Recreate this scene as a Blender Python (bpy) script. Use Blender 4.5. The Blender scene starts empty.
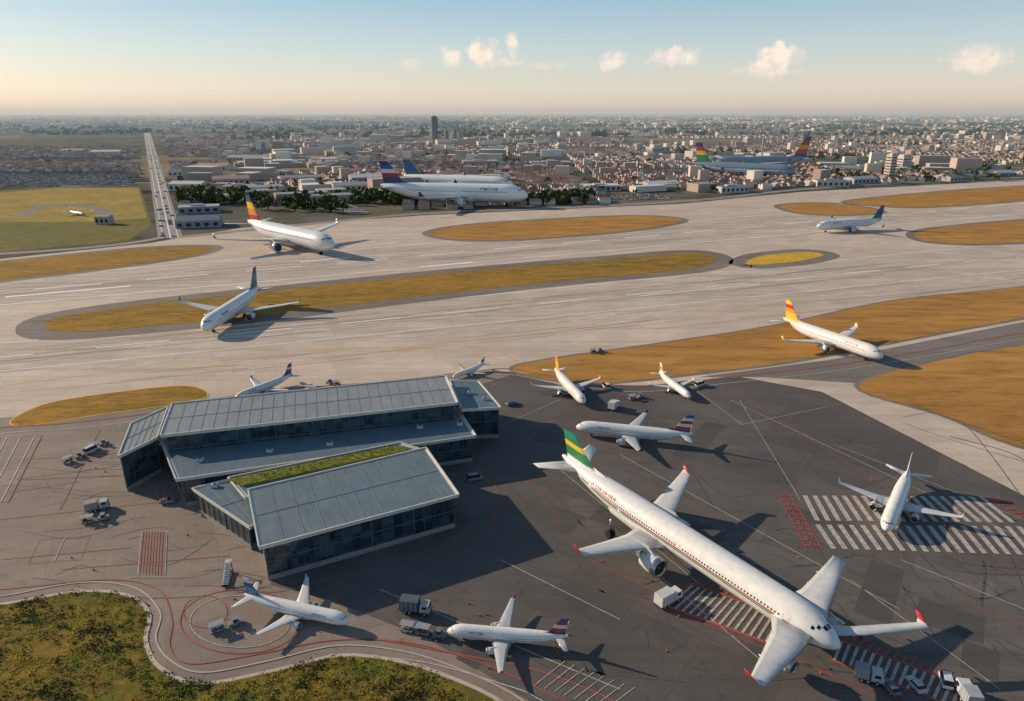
import bpy, math, random
from mathutils import Vector
random.seed(7)
R=random.random
def U(a,b): return a+(b-a)*R()
scene=bpy.context.scene
H=100.0; F=682.667; TP=238.5/F; PITCH=math.atan(TP); CP=math.cos(PITCH)
def P(x,y,h=0.0):
    """aerial survey coordinate -> metres on the horizontal plane at height h"""
    s=H-h; v=y-112.0
    return Vector((s*(x-512)/(CP*v), s*((F+TP*238.5)/v-TP), h))
def inv(X,Y):
    v=H*(F+TP*238.5)/(Y+TP*H); return 512+X*CP*v/H, v+112

# ---------------------------------------------------------------- node helpers
class N:
    def __init__(s,tree): s.t=tree; s.n=tree.nodes; s.l=tree.links
    def new(s,typ,**k):
        n=s.n.new(typ)
        for a,b in k.items(): setattr(n,a,b)
        return n
    def put(s,sock,val):
        if isinstance(val,bpy.types.NodeSocket): s.l.new(val,sock)
        elif val is not None:
            if isinstance(val,(tuple,list)) and len(val)==3 and len(sock.default_value)==4: val=(*val,1)
            sock.default_value=val
    def math(s,op,a,b=None,c=None,clamp=False):
        n=s.new('ShaderNodeMath',operation=op); n.use_clamp=clamp
        s.put(n.inputs[0],a)
        if b is not None: s.put(n.inputs[1],b)
        if c is not None: s.put(n.inputs[2],c)
        return n.outputs[0]
    def vmath(s,op,a,b=None):
        n=s.new('ShaderNodeVectorMath',operation=op); s.put(n.inputs[0],a)
        if b is not None: s.put(n.inputs[1],b)
        return n.outputs['Value'] if op in('LENGTH','DOT_PRODUCT','DISTANCE') else n.outputs[0]
    def mix(s,f,a,b,typ='MIX'):
        n=s.new('ShaderNodeMix',data_type='RGBA',blend_type=typ)
        s.put(n.inputs[0],f); s.put(n.inputs[6],a); s.put(n.inputs[7],b); return n.outputs[2]
    def pos(s): return s.new('ShaderNodeNewGeometry').outputs['Position']
    def map(s,vec,rot=0,scale=(1,1,1)):
        n=s.new('ShaderNodeMapping'); s.put(n.inputs['Vector'],vec)
        n.inputs['Rotation'].default_value=(0,0,rot); n.inputs['Scale'].default_value=scale; return n.outputs[0]
    def noise(s,vec,scale,detail=4,rough=.6):
        n=s.new('ShaderNodeTexNoise'); s.put(n.inputs['Vector'],vec)
        n.inputs['Scale'].default_value=scale; n.inputs['Detail'].default_value=detail; n.inputs['Roughness'].default_value=rough
        return n.outputs[0]
    def ramp(s,f,a,b):
        n=s.new('ShaderNodeMapRange'); s.put(n.inputs[0],f); n.inputs[1].default_value=a; n.inputs[2].default_value=b; return n.outputs[0]
MATS={}
def newmat(name):
    m=bpy.data.materials.new(name); m.use_nodes=True
    k=N(m.node_tree); b=m.node_tree.nodes['Principled BSDF']; return m,k,b
def paint(col,rough=.35,metal=0,name='paint',spec=.5,var=.12):
    key=(tuple(round(c,3) for c in col),rough,metal,name)
    if key in MATS: return MATS[key]
    m,k,b=newmat(name)
    tc=k.new('ShaderNodeTexCoord').outputs['Object']
    n=k.noise(tc,.6,3,.65)
    f=k.ramp(n,.3,.75)
    dk=tuple(c*(1-var*1.6) for c in col); lt=tuple(min(1,c*(1+var*.4)) for c in col)
    k.put(b.inputs['Base Color'],k.mix(f,lt,dk))
    b.inputs['Roughness'].default_value=rough; b.inputs['Metallic'].default_value=metal
    b.inputs['Specular IOR Level'].default_value=spec
    MATS[key]=m; return m
RW=math.radians(25)
def pavement(name,c1,c2,joint=7.5,js=.35,streak=.5,rot=RW,rough=.85,patch=.12,stain=.4,sl=.03):
    m,k,b=newmat(name); p=k.pos()
    q=k.map(p,rot=-rot)
    big=k.ramp(k.noise(p,.012,4,.6),.35,.65)
    mid=k.ramp(k.noise(p,.07,5,.65),.3,.7)
    col=k.mix(big,c1,c2)
    col=k.mix(k.math('MULTIPLY',mid,.5),col,tuple(c*.68 for c in c1))
    st=k.ramp(k.noise(k.map(p,rot=-rot,scale=(sl,1,1)),.22,5,.75),.42,.68)
    col=k.mix(k.math('MULTIPLY',st,streak),col,tuple(c*.5 for c in c1))
    sep=k.new('ShaderNodeSeparateXYZ'); k.put(sep.inputs[0],q)
    fl=k.vmath('FLOOR',k.vmath('MULTIPLY',q,(1/(joint*2),1/joint,0)))
    wn=k.new('ShaderNodeTexWhiteNoise'); k.put(wn.inputs['Vector'],fl)
    slab=k.math('MULTIPLY_ADD',wn.outputs['Value'],patch,1-patch/2)
    jm=None
    for ax in (0,1):
        fr=k.math('FRACT',k.math('DIVIDE',sep.outputs[ax],joint))
        t=k.math('LESS_THAN',fr,.022)
        jm=t if jm is None else k.math('MAXIMUM',jm,t)
    col=k.mix(k.math('MULTIPLY',jm,js),col,tuple(c*.35 for c in c1))
    sp=k.ramp(k.noise(p,.35,3,.7),.58,.76)
    col=k.mix(k.math('MULTIPLY',sp,stain),col,tuple(c*.35 for c in c1))
    fine=k.math('MULTIPLY_ADD',k.noise(p,3.0,3,.7),.5,.75)
    vm=k.vmath('SCALE',col); 
    n=vm.node; k.put(n.inputs['Scale'],k.math('MULTIPLY',slab,fine))
    k.put(b.inputs['Base Color'],vm); b.inputs['Roughness'].default_value=rough
    b.inputs['Specular IOR Level'].default_value=.25
    return m
def ground_mat(name,cols,scale=.05,rough=1.0,stretch=None,fine=2.0):
    m,k,b=newmat(name); p=k.pos()
    if stretch: p=k.map(p,rot=-RW,scale=stretch)
    n1=k.noise(p,scale,6,.7); n2=k.noise(p,scale*6,5,.7); n3=k.noise(p,fine,3,.7)
    a=k.mix(k.ramp(n1,.38,.62),cols[0],cols[1])
    a=k.mix(k.ramp(n2,.42,.68),a,cols[2])
    if len(cols)>3: a=k.mix(k.ramp(n3,.5,.7),a,cols[3])
    k.put(b.inputs['Base Color'],a); b.inputs['Roughness'].default_value=rough
    b.inputs['Specular IOR Level'].default_value=.1
    return m
def marking(name,col,wear=.5,under=None):
    m,k,b=newmat(name); p=k.pos()
    w=k.ramp(k.noise(p,.9,5,.75),.36,.66)
    k.put(b.inputs['Base Color'],k.mix(k.math('MULTIPLY',w,wear),col,under or tuple(c*.45+.04 for c in col)))
    b.inputs['Roughness'].default_value=.8; return m

M_conc=pavement('concrete_pavement',(.76,.61,.485),(.60,.48,.385),streak=.5,js=.25,sl=.02)
M_run=pavement('runway_surface',(.63,.52,.425),(.75,.62,.505),streak=.75,js=.2,joint=9,sl=.012,stain=.3)
M_apron=pavement('apron_concrete',(.36,.285,.235),(.235,.19,.16),joint=6,rot=math.radians(27),streak=.4,stain=.6,patch=.16)
M_asph=pavement('apron_asphalt',(.175,.153,.136),(.095,.086,.082),joint=8,js=.35,streak=.5,rot=math.radians(-35),patch=.2,stain=.65,sl=.06)
M_asph2=pavement('asphalt_repair',(.105,.095,.087),(.135,.12,.11),joint=30,js=0,streak=.4,rot=math.radians(-35),patch=.1,stain=.5,sl=.06)
M_shoulder=pavement('shoulder_asphalt',(.23,.195,.165),(.30,.255,.215),joint=12,js=.15,streak=.5)
M_taxi=pavement('taxiway_asphalt',(.28,.24,.21),(.22,.195,.175),joint=9,js=.2,streak=.6)
M_road=pavement('road_asphalt',(.38,.34,.31),(.32,.29,.27),joint=20,js=.1,streak=.2,rot=math.radians(90))
M_dry=ground_mat('dry_grass',[(.46,.22,.055),(.56,.29,.08),(.25,.135,.04),(.47,.25,.085)],.02,stretch=(.25,1,1),fine=.6)
M_dry2=ground_mat('dry_grass_olive',[(.40,.205,.04),(.19,.145,.03),(.48,.25,.05),(.13,.11,.03)],.03,stretch=(.3,1,1),fine=.6)
M_field=ground_mat('green_field',[(.15,.16,.04),(.28,.20,.06),(.10,.115,.035),(.17,.16,.055)],.02,fine=.5)
M_gold=ground_mat('gold_field',[(.55,.33,.07),(.28,.23,.055),(.20,.18,.055),(.45,.28,.08)],.02,fine=.5)
M_yisl=ground_mat('yellow_turf',[(.85,.48,.05),(.62,.36,.05),(.4,.26,.05),(.8,.45,.06)],.05,fine=.5)
M_scrub=ground_mat('scrub_ground',[(.12,.15,.02),(.34,.21,.035),(.07,.06,.025),(.20,.13,.045)],.06,fine=1.3)
M_white=marking('white_marking',(.74,.69,.62),.7,(.30,.27,.24))
M_white2=marking('worn_white_marking',(.62,.55,.49),.75,(.19,.17,.155))
M_red=marking('red_marking',(.46,.075,.055),.5,(.22,.13,.11))
M_yel=marking('yellow_marking',(.85,.40,.03),.35)
M_kerb=paint((.55,.46,.38),.8,name='kerb_concrete')
M_dark=marking('rubber_mark',(.22,.19,.165),.8,(.42,.355,.3))

# ---------------------------------------------------------------- mesh builder
class MB:
    def __init__(s): s.v=[];s.f=[];s.m=[];s.s=[];s.mats=[]
    def mi(s,mat):
        if mat not in s.mats: s.mats.append(mat)
        return s.mats.index(mat)
    def add(s,vs,fs,mat,smooth=False):
        o=len(s.v); i=s.mi(mat); s.v.extend([tuple(a) for a in vs])
        for f in fs: s.f.append(tuple(a+o for a in f)); s.m.append(i); s.s.append(smooth)
    def loft(s,secs,mats,smooth=True,caps=True):
        n=len(secs[0]); o=len(s.v)
        for q in secs: s.v.extend([tuple(a) for a in q])
        for i in range(len(secs)-1):
            mt=s.mi(mats[i] if isinstance(mats,list) else mats)
            for j in range(n):
                a=o+i*n+j; b=o+i*n+(j+1)%n
                s.f.append((a,b,b+n,a+n)); s.m.append(mt); s.s.append(smooth)
        if caps:
            s.f.append(tuple(o+j for j in range(n))[::-1]); s.m.append(s.mi(mats[0] if isinstance(mats,list) else mats)); s.s.append(False)
            s.f.append(tuple(o+(len(secs)-1)*n+j for j in range(n))); s.m.append(s.mi(mats[-1] if isinstance(mats,list) else mats)); s.s.append(False)
    def box(s,x0,x1,y0,y1,z0,z1,mat,tx=0,ty=0,top=None):
        vs=[(x0,y0,z0),(x1,y0,z0),(x1,y1,z0),(x0,y1,z0),(x0+tx,y0+ty,z1),(x1-tx,y0+ty,z1),(x1-tx,y1-ty,z1),(x0+tx,y1-ty,z1)]
        s.add(vs,[(3,2,1,0),(0,1,5,4),(1,2,6,5),(2,3,7,6),(3,0,4,7)],mat); s.add(vs[4:],[(0,1,2,3)],top or mat)
    def obox(s,a,b,z0,z1,t,mat,off=0):
        a=Vector((a[0],a[1],0));b=Vector((b[0],b[1],0)); d=(b-a).normalized(); n=Vector((d.y,-d.x,0))
        a=a+n*off; b=b+n*off; q=[a+n*t/2,b+n*t/2,b-n*t/2,a-n*t/2]
        vs=[(p.x,p.y,z0) for p in q]+[(p.x,p.y,z1) for p in q]
        s.add(vs,[(3,2,1,0),(0,1,5,4),(1,2,6,5),(2,3,7,6),(3,0,4,7),(4,5,6,7)],mat)
    def cyl(s,c,axis,r,l,mat,n=14,smooth=True):
        c=Vector(c); ax=Vector(axis).normalized(); u=ax.orthogonal().normalized(); w=ax.cross(u)
        secs=[[c+ax*t+u*(r*math.cos(2*math.pi*i/n))+w*(r*math.sin(2*math.pi*i/n)) for i in range(n)] for t in(-l/2,l/2)]
        s.loft(secs,mat,smooth)
    def obj(s,name,loc=(0,0,0),rot=0,parent=None,recalc=False):
        me=bpy.data.meshes.new(name); me.from_pydata(s.v,[],s.f)
        for m in s.mats: me.materials.append(m)
        me.polygons.foreach_set('material_index',s.m); me.polygons.foreach_set('use_smooth',s.s); me.update()
        o=bpy.data.objects.new(name,me); scene.collection.objects.link(o)
        o.location=loc; o.rotation_euler=(0,0,rot)
        if parent: o.parent=parent
        return o
def catmull(pts,closed=True,n=6):
    out=[]; L=len(pts)
    for i in range(L if closed else L-1):
        g=(lambda k: pts[k%L]) if closed else (lambda k: pts[max(0,min(L-1,k))])
        p0,p1,p2,p3=g(i-1),g(i),g(i+1),g(i+2)
        for j in range(n):
            t=j/n
            out.append(tuple(.5*((2*p1[d])+(-p0[d]+p2[d])*t+(2*p0[d]-5*p1[d]+4*p2[d]-p3[d])*t*t+(-p0[d]+3*p1[d]-3*p2[d]+p3[d])*t**3) for d in(0,1)))
    if not closed: out.append(tuple(pts[-1][:2]))
    return out
def world(pts,h=0): return [P(x,y,h) for x,y in pts]
def sheet(name,pts,mat,z,smooth=True,n=6):
    w=[(p.x,p.y) for p in world(pts)]
    if smooth: w=catmull(w,True,n)
    a=sum(w[i][0]*w[(i+1)%len(w)][1]-w[(i+1)%len(w)][0]*w[i][1] for i in range(len(w)))
    if a<0: w=w[::-1]
    b=MB(); b.add([(x,y,z) for x,y in w],[tuple(range(len(w)))],mat); b.obj(name); return w
def ribbon(b,w,width,mat,z,closed=False,dash=None,h=None):
    n=len(w); acc=0
    L=[];Rr=[]
    for i in range(n):
        a=w[(i-1)%n] if (closed or i>0) else w[i]; c=w[(i+1)%n] if (closed or i<n-1) else w[i]
        d=Vector((c[0]-a[0],c[1]-a[1])); 
        if d.length==0: d=Vector((1,0))
        d.normalize(); m=Vector((-d.y,d.x))*width/2
        L.append((w[i][0]+m.x,w[i][1]+m.y)); Rr.append((w[i][0]-m.x,w[i][1]-m.y))
    for i in range(n if closed else n-1):
        j=(i+1)%n
        if h:
            vs=[(*Rr[i],z),(*Rr[j],z),(*L[j],z),(*L[i],z),(*Rr[i],z+h),(*Rr[j],z+h),(*L[j],z+h),(*L[i],z+h)]
            b.add(vs,[(0,1,5,4),(2,3,7,6),(4,5,6,7)],mat)
        else: b.add([(*Rr[i],z),(*Rr[j],z),(*L[j],z),(*L[i],z)],[(0,1,2,3)],mat)
def pl(pts,smooth=True,n=8):
    w=[(p.x,p.y) for p in world(pts)]
    return catmull(w,False,n) if smooth and len(w)>2 else w
def dashed(b,p,q,width,mat,z,on,off):
    p=Vector(p);q=Vector(q); d=(q-p); L=d.length; d.normalize(); t=0
    while t<L:
        a=p+d*t; c=p+d*min(L,t+on); ribbon(b,[tuple(a),tuple(c)],width,mat,z); t+=on+off

# ---------------------------------------------------------------- ground
def landscape():
    m,k,b=newmat('countryside'); p=k.pos()
    v=k.new('ShaderNodeTexVoronoi'); k.put(v.inputs['Vector'],k.map(p,rot=.4,scale=(.0018,.0028,1)))
    v.inputs['Scale'].default_value=1.0
    sp=k.new('ShaderNodeSeparateColor'); k.put(sp.inputs[0],v.outputs['Color'])
    c=k.mix(k.ramp(sp.outputs[0],.2,.8),(.065,.085,.045),(.16,.145,.09))
    c=k.mix(k.ramp(sp.outputs[1],.76,.8),c,(.36,.26,.15))
    c=k.mix(k.ramp(k.noise(p,.0012,6,.7),.45,.6),c,(.035,.052,.04))
    c=k.mix(k.math('MULTIPLY',k.ramp(k.noise(p,.02,5,.75),.4,.6),.85),c,(.22,.19,.165))
    k.put(b.inputs['Base Color'],c); b.inputs['Roughness'].default_value=1; b.inputs['Specular IOR Level'].default_value=0
    return m
b=MB(); S=60000
b.add([(-S,-S,0),(S,-S,0),(S,S,0),(-S,S,0)],[(0,1,2,3)],landscape()); b.obj('ground')
sheet('airfield_pavement',[(-700,330),(-300,288),(0,259),(150,243),(240,228),(430,215),(680,204),(800,192),(1024,180),(1500,162),(2400,420),(1700,1100),(-600,1100),(-1500,600)],M_conc,.03,False)
sheet('runway_pavement',[(-400,311),(1400,160),(1400,181),(-400,343)],M_run,.036,False)
sheet('runway_pavement',[(-400,381),(1400,203),(1400,234),(-400,413)],M_run,.036,False)
sheet('apron_pavement',[(-500,470),(0,418),(100,412),(230,396),(330,388),(480,372),(510,372),(600,396),(760,480),(900,620),(1050,760),(1000,1100),(-500,1100),(-1200,700)],M_apron,.06,False)
sheet('dark_apron_pavement',[(482,384),(515,374),(560,385),(640,386),(740,377),(822,392),(1024,496),(1500,720),(1500,1100),(700,1100),(560,720),(430,640),(330,600),(270,585),(300,520),(420,470)],M_asph,.09,False)
sheet('taxiway_pavement',[(870,384),(760,377),(700,377),(830,360),(1024,322),(1500,262),(1500,290),(1024,345),(930,362)],M_taxi,.08,False)
rp=MB()
for (x,y,l,w_) in [(560,430,22,8),(620,520,14,9),(700,440,30,7),(760,470,18,12),(540,600,12,6),(600,650,16,7),(880,590,22,7),(950,620,12,9),(820,520,16,6),(700,540,9,14),(640,420,20,6),(480,650,9,5),(980,660,9,6),(560,520,10,10),(660,630,12,5),(900,470,24,8),(760,650,10,4),(840,430,30,9),(800,600,12,7)]:
    c=P(x,y); a=math.radians(random.choice([-35,55])); ca,sa=math.cos(a),math.sin(a)
    rp.add([(c.x+u*ca-v*sa,c.y+u*sa+v*ca,.10) for u,v in ((-l/2,-w_/2),(l/2,-w_/2),(l/2,w_/2),(-l/2,w_/2))],[(0,1,2,3)],M_asph2)
rp.obj('asphalt_repair_patches')
sheet('grass_verge',[(-800,215),(0,191),(60,187),(140,187),(152,225),(128,241),(0,252),(-700,300)],M_field,.05,False)
sheet('golden_grass',[(-200,215),(0,193),(60,188),(138,188),(147,218),(90,222),(20,222)],M_gold,.08,False)
islands=[
 ('grass_strip',[(-200,292),(-60,270),(60,256),(150,248),(212,247),(190,256),(100,269),(0,281),(-100,295)],M_dry2),
 ('grass_strip',[(430,233),(470,225),(560,219),(640,216),(682,220),(640,229),(540,238),(465,240)],M_dry),
 ('grass_strip',[(45,327),(60,317),(150,304),(300,288),(450,273),(600,260),(690,253),(716,259),(690,269),(560,281),(400,299),(250,317),(110,330),(60,332)],M_dry2),
 ('grass_strip',[(745,263),(762,256),(805,252),(824,255),(800,261),(758,265)],M_yisl),
 ('grass_strip',[(915,234),(950,227),(1040,219),(1200,206),(1250,222),(1040,241),(940,243)],M_dry),
 ('grass_strip',[(780,206),(810,203),(850,205),(880,212),(840,215),(800,213)],M_dry),
 ('grass_strip',[(850,201),(950,191),(1040,185),(1200,174),(1250,180),(1040,199),(930,207),(880,206)],M_dry),
 ('grass_strip',[(513,368),(560,358),(680,341),(780,325),(900,300),(1040,285),(1250,255),(1250,275),(1040,315),(930,335),(800,360),(700,373),(600,383),(540,378)],M_dry),
 ('grass_strip',[(858,386),(935,362),(1040,343),(1250,316),(1300,500),(1040,452),(945,416)],M_dry),
 ('grass_strip',[(12,420),(50,403),(120,392),(185,386),(208,394),(190,402),(100,415),(25,426)],M_dry2)]
mk=MB()
def inside(x,y,poly):
    c=False; n=len(poly); j=n-1
    for i in range(n):
        if (poly[i][1]>y)!=(poly[j][1]>y) and x<(poly[j][0]-poly[i][0])*(y-poly[i][1])/(poly[j][1]-poly[i][1])+poly[i][0]: c=not c
        j=i
    return c
for i,(nm,pts,mt) in enumerate(islands):
    w=[(p.x,p.y) for p in world(pts)]; w=catmull(w,True,6)
    w2=[]
    for q in range(len(w)):
        a=w[q]; c=w[(q+1)%len(w)]; n_=max(1,min(30,int(math.hypot(c[0]-a[0],c[1]-a[1])/2.5)))
        for t in range(n_): f=t/n_; w2.append((a[0]*(1-f)+c[0]*f+U(-.4,.4),a[1]*(1-f)+c[1]*f+U(-.4,.4)))
    ar=sum(w2[q][0]*w2[(q+1)%len(w2)][1]-w2[(q+1)%len(w2)][0]*w2[q][1] for q in range(len(w2)))
    if ar<0: w2=w2[::-1]
    if i in(0,1,2,4,5,6):
        b2=MB(); ribbon(b2,w,24 if i==2 else 14,M_shoulder,.07,closed=True); b2.obj('shoulder_pavement')
    elif i==3: b2=MB(); ribbon(b2,w,22,M_shoulder,.07,closed=True); b2.obj('shoulder_pavement')
    elif i in(7,8): b2=MB(); ribbon(b2,w,3.5,M_shoulder,.094,closed=True); b2.obj('shoulder_pavement')
    b2=MB(); b2.add([(x,y,.12) for x,y in w2],[tuple(range(len(w2)))],mt); b2.obj(nm)
    if i==9: ribbon(mk,w,.6,M_yel,.14,closed=True)
scrub=[(-300,640),(-100,618),(0,605),(80,592),(128,596),(149,614),(146,642),(160,668),(200,684),(270,672),(340,656),(400,662),(450,678),(500,702),(540,740),(500,900),(-300,1000)]
wscrub=sheet('scrub_verge',scrub,M_scrub,.2)
b2=MB(); ribbon(b2,wscrub,.8,M_kerb,.06,closed=True,h=.16)
ribbon(b2,[(x,y) for x,y in catmull([(p.x,p.y) for p in world([(-300,632),(-100,610),(0,597),(80,583),(134,588),(160,612),(156,640),(172,662),(204,673),(266,662),(338,646),(404,652),(458,669),(512,694),(560,730)])],False,6)],.3,M_kerb,.1,h=.08)
b2.obj('kerb')

# ---------------------------------------------------------------- markings
def seg(x0,y0,x1,y1,w,m=M_white,z=.15): ribbon(mk,pl([(x0,y0),(x1,y1)]),w,m,z)
def dash(x0,y0,x1,y1,w,on,off,m=M_white,z=.15):
    a=P(x0,y0);c=P(x1,y1); dashed(mk,(a.x,a.y),(c.x,c.y),w,m,z,on,off)
M_whb=marking('runway_marking',(.95,.92,.86),.35,(.7,.62,.54))
ZR=.058
dash(-400,327,1400,170.5,1.8,36,24,M_whb,ZR); seg(-400,313,1400,161.5,1.3,M_whb,ZR); seg(-400,341,1400,179.5,1.2,M_whb,ZR)
dash(-400,397,1400,218.5,1.1,30,24,M_whb,ZR); seg(-400,383,1400,204.5,.8,M_whb,ZR); seg(-400,411,1400,232.5,.7,M_whb,ZR)
seg(5,297,130,286,3.0,M_whb,.062); seg(420,267,472,262.3,3,M_whb,.062); seg(640,296,760,284,1.2,M_whb,.062)
seg(300,262,350,257.5,2.6,M_whb,.062); seg(830,216,880,211.5,3,M_whb,.062)
seg(690,228,1300,180,.6,M_yel,.06)
seg(-200,372,520,300,.35,M_yel,.06)
dash(-100,388,1200,258,.4,5,9,M_whb,.06)
seg(430,214,1200,172,.9,M_whb,.1); 
for c in [[(395,352),(450,345),(500,352),(520,366)],[(480,300),(560,296),(700,274),(780,250)],[(180,372),(300,352),(420,348),(500,360)],[(610,260),(720,240),(760,226),(850,210)],[(-100,400),(120,372),(300,362),(470,340),(700,318),(900,280),(1200,245)]]:
    ribbon(mk,pl(c),.4,M_yel,.065)
for off,mt,wd in((0,M_red,.55),(6,M_white,.28)):
    ribbon(mk,pl([(-200,452+off),(0,428+off),(60,424+off),(160,412+off),(260,392+off),(380,382+off),(470,372+off),(510,369+off),(560,378+off),(640,386+off),(740,376+off),(830,366+off),(930,350+off),(1040,330+off),(1200,305+off)]),wd,mt,.16)
ribbon(mk,pl([(-100,600),(20,588),(110,580),(158,590),(172,620),(170,648),(190,664),(250,656),(330,641),(400,642),(460,656),(520,680),(600,720)]),.26,M_red,.16)
ribbon(mk,pl([(380,640),(460,655),(540,672),(610,700),(650,730)]),.3,M_red,.165)
ribbon(mk,pl([(330,655),(420,662),(500,684),(540,700),(600,745)]),.2,M_white,.165)
def ell(cx,cy,rx,ry,w,m):
    wp=[(P(cx+rx*math.cos(a),cy+ry*math.sin(a)).x,P(cx+rx*math.cos(a),cy+ry*math.sin(a)).y) for a in [2*math.pi*i/48 for i in range(48)]]
    ribbon(mk,wp,w,m,.165,closed=True)
ell(240,622,60,32,.24,M_red); ell(240,622,50,26,.18,M_white2); ell(205,612,22,16,.17,M_red)
ell(430,500,68,52,.26,M_red)
def hatch(q,n,m,w,border=None,bw=.35,z=.17):
    q=[P(*a) for a in q]
    for i in range(n):
        t=(i+.5)/n; a=q[0].lerp(q[1],t); c=q[3].lerp(q[2],t)
        ribbon(mk,[(a.x,a.y),(c.x,c.y)],w,m,z)
    if border: ribbon(mk,[(p.x,p.y) for p in q],bw,border,z+.004,closed=True)
hatch([(800,496),(985,497),(1018,523),(812,521)],19,M_white2,1.3)
hatch([(812,525),(1024,527),(1050,556),(828,549)],19,M_white2,1.3)
hatch([(778,494),(790,494),(822,549),(806,548)],1,M_red,.3,M_red,.3)
hatch([(778,494),(806,548),(822,549),(790,494)],11,M_red,.45)
hatch([(985,497),(1040,530),(1052,530),(997,497)],9,M_red,.45,M_red,.3)
hatch([(690,584),(800,622),(786,650),(664,606)],16,M_white2,.55,M_red,.7)
hatch([(698,577),(812,616),(806,624),(690,583)],14,M_red,.4)
hatch([(838,640),(975,690),(965,712),(830,660)],16,M_white2,.55,M_red,.6)
hatch([(845,633),(985,684),(979,692),(838,641)],16,M_red,.35)
hatch([(142,532),(167,532),(165,576),(138,574)],9,M_red,.16,M_white2,.22)
hatch([(0,438),(42,436),(8,503),(-34,500)],3,M_white,.24,M_red,.3)
hatch([(150,470),(196,466),(176,492),(132,496)],6,M_red,.17,M_white2,.2)
hatch([(40,540),(90,536),(80,560),(28,564)],1,M_white2,.15,M_red,.15)
hatch([(560,660),(640,690),(610,712),(530,684)],8,M_white2,.16)
for a in [(730,400,1024,540),(690,386,742,425),(742,425,827,407),(740,401,800,500),(620,455,900,610),(560,470,700,585),(560,400,470,440),(380,590,620,690),(640,560,760,660),(900,560,1100,640),(850,580,1000,690),(500,560,620,620),(835,445,1024,520)]:
    seg(*a,.2,M_white2,.168)
for a in [(700,370,1040,585),(590,560,880,700),(0,560,130,548),(20,480,120,476),(960,600,1100,660),(480,410,560,520),(100,430,60,510),(0,520,180,500),(60,570,230,556),(20,460,140,452),(640,600,1000,740)]:
    seg(*a,.2,M_red,.172)
for i in range(190):
    x=U(-150,1000); k_=R()<.6
    y=(292-x*.0868 if k_ else 357-x*.0992)+U(-7,7); l=U(50,190)
    s_=.0868 if k_ else .0992
    seg(x,y,x+l,y-l*s_+U(-.5,.5),U(.3,1.4),M_dark,.042+i*.00005)
for i in range(50):
    x=U(-150,1100); y=385-x*.1+U(-14,10); l=U(40,160)
    seg(x,y,x+l,y-l*.1+U(-2,2),U(.2,.6),M_dark,.0525)
mk.obj('pavement_markings')
tr=MB(); M_tr=marking('tyre_trace',(.075,.068,.062),.9,(.125,.11,.10)); M_tr2=marking('tyre_trace_light',(.16,.13,.11),.9,(.26,.21,.18))
for i in range(70):
    x=U(480,980);y=U(400,690)
    ribbon(tr,pl([(x,y),(x+U(20,70),y+U(0,45)),(x+U(60,150),y+U(20,90))]),U(.15,.5),M_tr,.13)
for i in range(50):
    x=U(-20,300);y=U(440,600)
    ribbon(tr,pl([(x,y),(x+U(20,60),y+U(-12,10)),(x+U(50,110),y+U(-20,20))]),U(.12,.35),M_tr2,.115)
tr.obj('tyre_traces')

# ---------------------------------------------------------------- roads
rd=MB()
q=[P(143,128),P(149,128),P(183,238),P(158,238)]
rd.add([(p.x,p.y,.09) for p in (q[3],q[2],q[1],q[0])],[(0,1,2,3)],M_road)
ribbon(rd,pl([(170,238),(250,230),(330,222),(430,213),(560,208),(700,200),(820,188),(1024,177),(1400,160)]),12,M_road,.1)
ribbon(rd,pl([(-300,268),(-60,257),(60,250),(130,243),(170,236)]),9,M_road,.1)
ribbon(rd,pl([(200,140),(260,170),(330,200),(360,214)]),22,M_road,.1)
ribbon(rd,pl([(20,216),(50,205),(95,208),(110,220)]),14,M_taxi,.1)
for yy in (136,141,148,157,170,182): ribbon(rd,pl([(-300,yy+U(-1,1)),(300,yy+U(-1,1)),(700,yy+U(-2,2)),(1300,yy-4)]),12,M_road,.07)
for f in (-.35,-.02,.02,.35):
    a=q[3].lerp(q[2],.5+f*.9); c=q[0].lerp(q[1],.5+f*.9)
    ribbon(rd,[(a.x,a.y),(c.x,c.y)],.5,M_whb,.12)
rd.obj('road')

# ---------------------------------------------------------------- town
WL=[paint(c,.9,name='wall_render') for c in [(.66,.56,.46),(.50,.40,.32),(.76,.70,.61),(.42,.32,.26)]]
RF=[paint(c,.9,name='roof_tile') for c in [(.40,.20,.14),(.31,.165,.125),(.44,.27,.20),(.28,.21,.18),(.34,.32,.32),(.60,.52,.45)]]
M_flat=[paint(c,.8,name='flat_roof') for c in[(.7,.67,.63),(.46,.44,.42),(.8,.78,.76),(.30,.31,.33)]]
town=MB()
for m in WL+RF+M_flat: town.mi(m)
def gable(b,x,y,l,w,h,rh,a,wm,rm):
    ca,sa=math.cos(a),math.sin(a)
    def T(u,v,z): return (x+u*ca-v*sa,y+u*sa+v*ca,z)
    L=l/2;W=w/2
    b.add([T(-L,-W,0),T(L,-W,0),T(L,W,0),T(-L,W,0),T(-L,-W,h),T(L,-W,h),T(L,W,h),T(-L,W,h),T(-L,0,h+rh),T(L,0,h+rh)],
      [(0,1,5,4),(2,3,7,6),(1,2,6,9,5),(3,0,4,8,7)],wm)
    o=len(b.v)-10; i=b.mi(rm)
    b.f+= [(o+4,o+5,o+9,o+8),(o+6,o+7,o+8,o+9)]; b.m+=[i,i]; b.s+=[False,False]
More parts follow.
